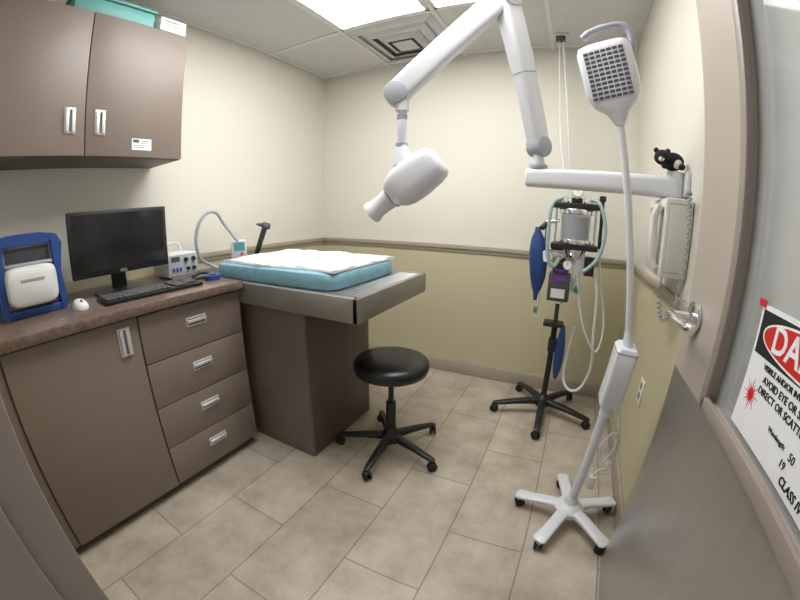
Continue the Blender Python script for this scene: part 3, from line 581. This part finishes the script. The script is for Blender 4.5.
m.tube([(lx-.066,ly+.018,lz),(lx-.072,ly,lz),(lx-.073,ly-.03,lz+.002),(lx-.070,ly-.075,lz+.003),(lx-.060,ly-.12,lz+.002),(lx-.050,ly-.13,lz+.0)],.013,n=14);m.obj('lever_handle',e,label='chrome lever handle')
MB(CHROME).box((DX+.008,DY1-.001,.95),(DX+.036,DY1+.002,1.06)).box((DX+.014,DY1,.99),(DX+.03,DY1+.012,1.01),bv=.003).obj('latch_plate',e)
# ------------------------------------------------------------------ sign on the glass
SX=DX+.0165;sy0,sy1,sz0,sz1=-2.20,-1.818,.89,1.118
e=empty('warning_sign',(SX,(sy0+sy1)/2,sz0),label='white laser danger sign with red oval on the door glass',category='sign')
MB(PAPER).box((SX-.0008,sy0,sz0),(SX+.0022,sy1,sz1)).obj('sign_sheet',e,0)
MB(PRINT).box((SX-.0014,sy0+.008,sz1-.085),(SX-.0006,sy1-.008,sz1-.008)).obj('black_header',e,0)
cyS=(sy0+sy1)/2;czS=sz1-.0465
MB(PAPER).loft([((SX-.0013,cyS,czS),(0,1,0),(0,0,1),.335,.072,2.2),((SX-.0018,cyS,czS),(0,1,0),(0,0,1),.335,.072,2.2)],n=56).obj('oval_border',e,0)
MB(PRED).loft([((SX-.0017,cyS,czS),(0,1,0),(0,0,1),.325,.064,2.2),((SX-.0023,cyS,czS),(0,1,0),(0,0,1),.325,.064,2.2)],n=56).obj('red_oval',e,0)
XS=(0,-1,0);YS=(0,0,1)
text('header_lettering','DANGER',.064,(SX-.0026,cyS,czS),XS,YS,PAPER,e,bold=.0012)
for k,t in enumerate(('VISIBLE AND/OR INVISIBLE LASER RADIATION','AVOID EYE OR SKIN EXPOSURE TO','DIRECT OR SCATTERED RADIATION')):
    text('warning_lettering',t,.0175 if k else .0138,(SX-.0014,cyS-.014 if k else cyS-.006,sz1-.097-k*.0195),XS,YS,PRINT,e,bold=.0002)
text('class_lettering','CLASS IV LASER',.019,(SX-.0014,cyS-.085,sz0+.016),XS,YS,PRINT,e,bold=.0003)
text('wavelength_lettering','Wavelength:',.012,(SX-.0014,cyS+.03,sz0+.055),XS,YS,PRINT,e)
text('handwritten_lettering','50',.018,(SX-.0014,cyS-.025,sz0+.053),XS,YS,PRINT,e)
text('handwritten_lettering','19',.018,(SX-.0014,cyS-.01,sz0+.034),XS,YS,PRINT,e)
m=MB(PRED);c0=V((SX-.001,sy1-.04,sz0+.072))
for k in range(16):
    a=k*math.pi/8;L=.030 if k%2==0 else .021;d=V((0,math.cos(a),math.sin(a)));t=V((0,-math.sin(a),math.cos(a)))
    m.prism([c0+d*.004+t*.0017,c0+d*L,c0+d*.004-t*.0017],(-.0006,0,0))
m.cyl(c0,c0-V((.0008,0,0)),.010,n=20);m.obj('starburst_symbol',e,0)
MB(PRED).box((SX-.003,sy1-.012,sz1-.005),(SX-.0015,sy1+.012,sz1+.008)).obj('tape_piece',e,0,label='red tape')
# ------------------------------------------------------------------ world
w=bpy.data.worlds.new('world');sc.world=w;w.use_nodes=True
w.node_tree.nodes['Background'].inputs[0].default_value=(.95,.97,1,1);w.node_tree.nodes['Background'].inputs[1].default_value=.42
# ------------------------------------------------------------------ camera
def rot(yaw,pitch,roll):
    y,p,r=map(math.radians,(yaw,pitch,roll))
    f=V((-math.sin(y)*math.cos(p),math.cos(y)*math.cos(p),-math.sin(p)));rt=V((math.cos(y),math.sin(y),0));up=rt.cross(f)
    return rt*math.cos(r)+up*math.sin(r),up*math.cos(r)-rt*math.sin(r),f
rt,up,f=rot(25.85403,14.17503,1.02009)
cd=bpy.data.cameras.new('camera');co=bpy.data.objects.new('camera',cd);COL.objects.link(co)
co.matrix_world=Matrix(((rt.x,up.x,-f.x,1.95674),(rt.y,up.y,-f.y,-2.48725),(rt.z,up.z,-f.z,1.22213),(0,0,0,1)))
cd.type='PANO';cd.sensor_width=36;cd.sensor_height=27;cd.clip_start=.01
s=800/36
for t in (cd,getattr(cd,'cycles',None)):
    try:
        t.panorama_type='FISHEYE_LENS_POLYNOMIAL';t.fisheye_polynomial_k0=0;t.fisheye_polynomial_k1=-.00279*s;t.fisheye_polynomial_k2=0
        t.fisheye_polynomial_k3=.10823e-8*s**3;t.fisheye_polynomial_k4=0;t.fisheye_fov=math.radians(179)
    except Exception: pass
sc.camera=co
sc.view_settings.view_transform='Standard';sc.view_settings.look='None';sc.view_settings.exposure=0
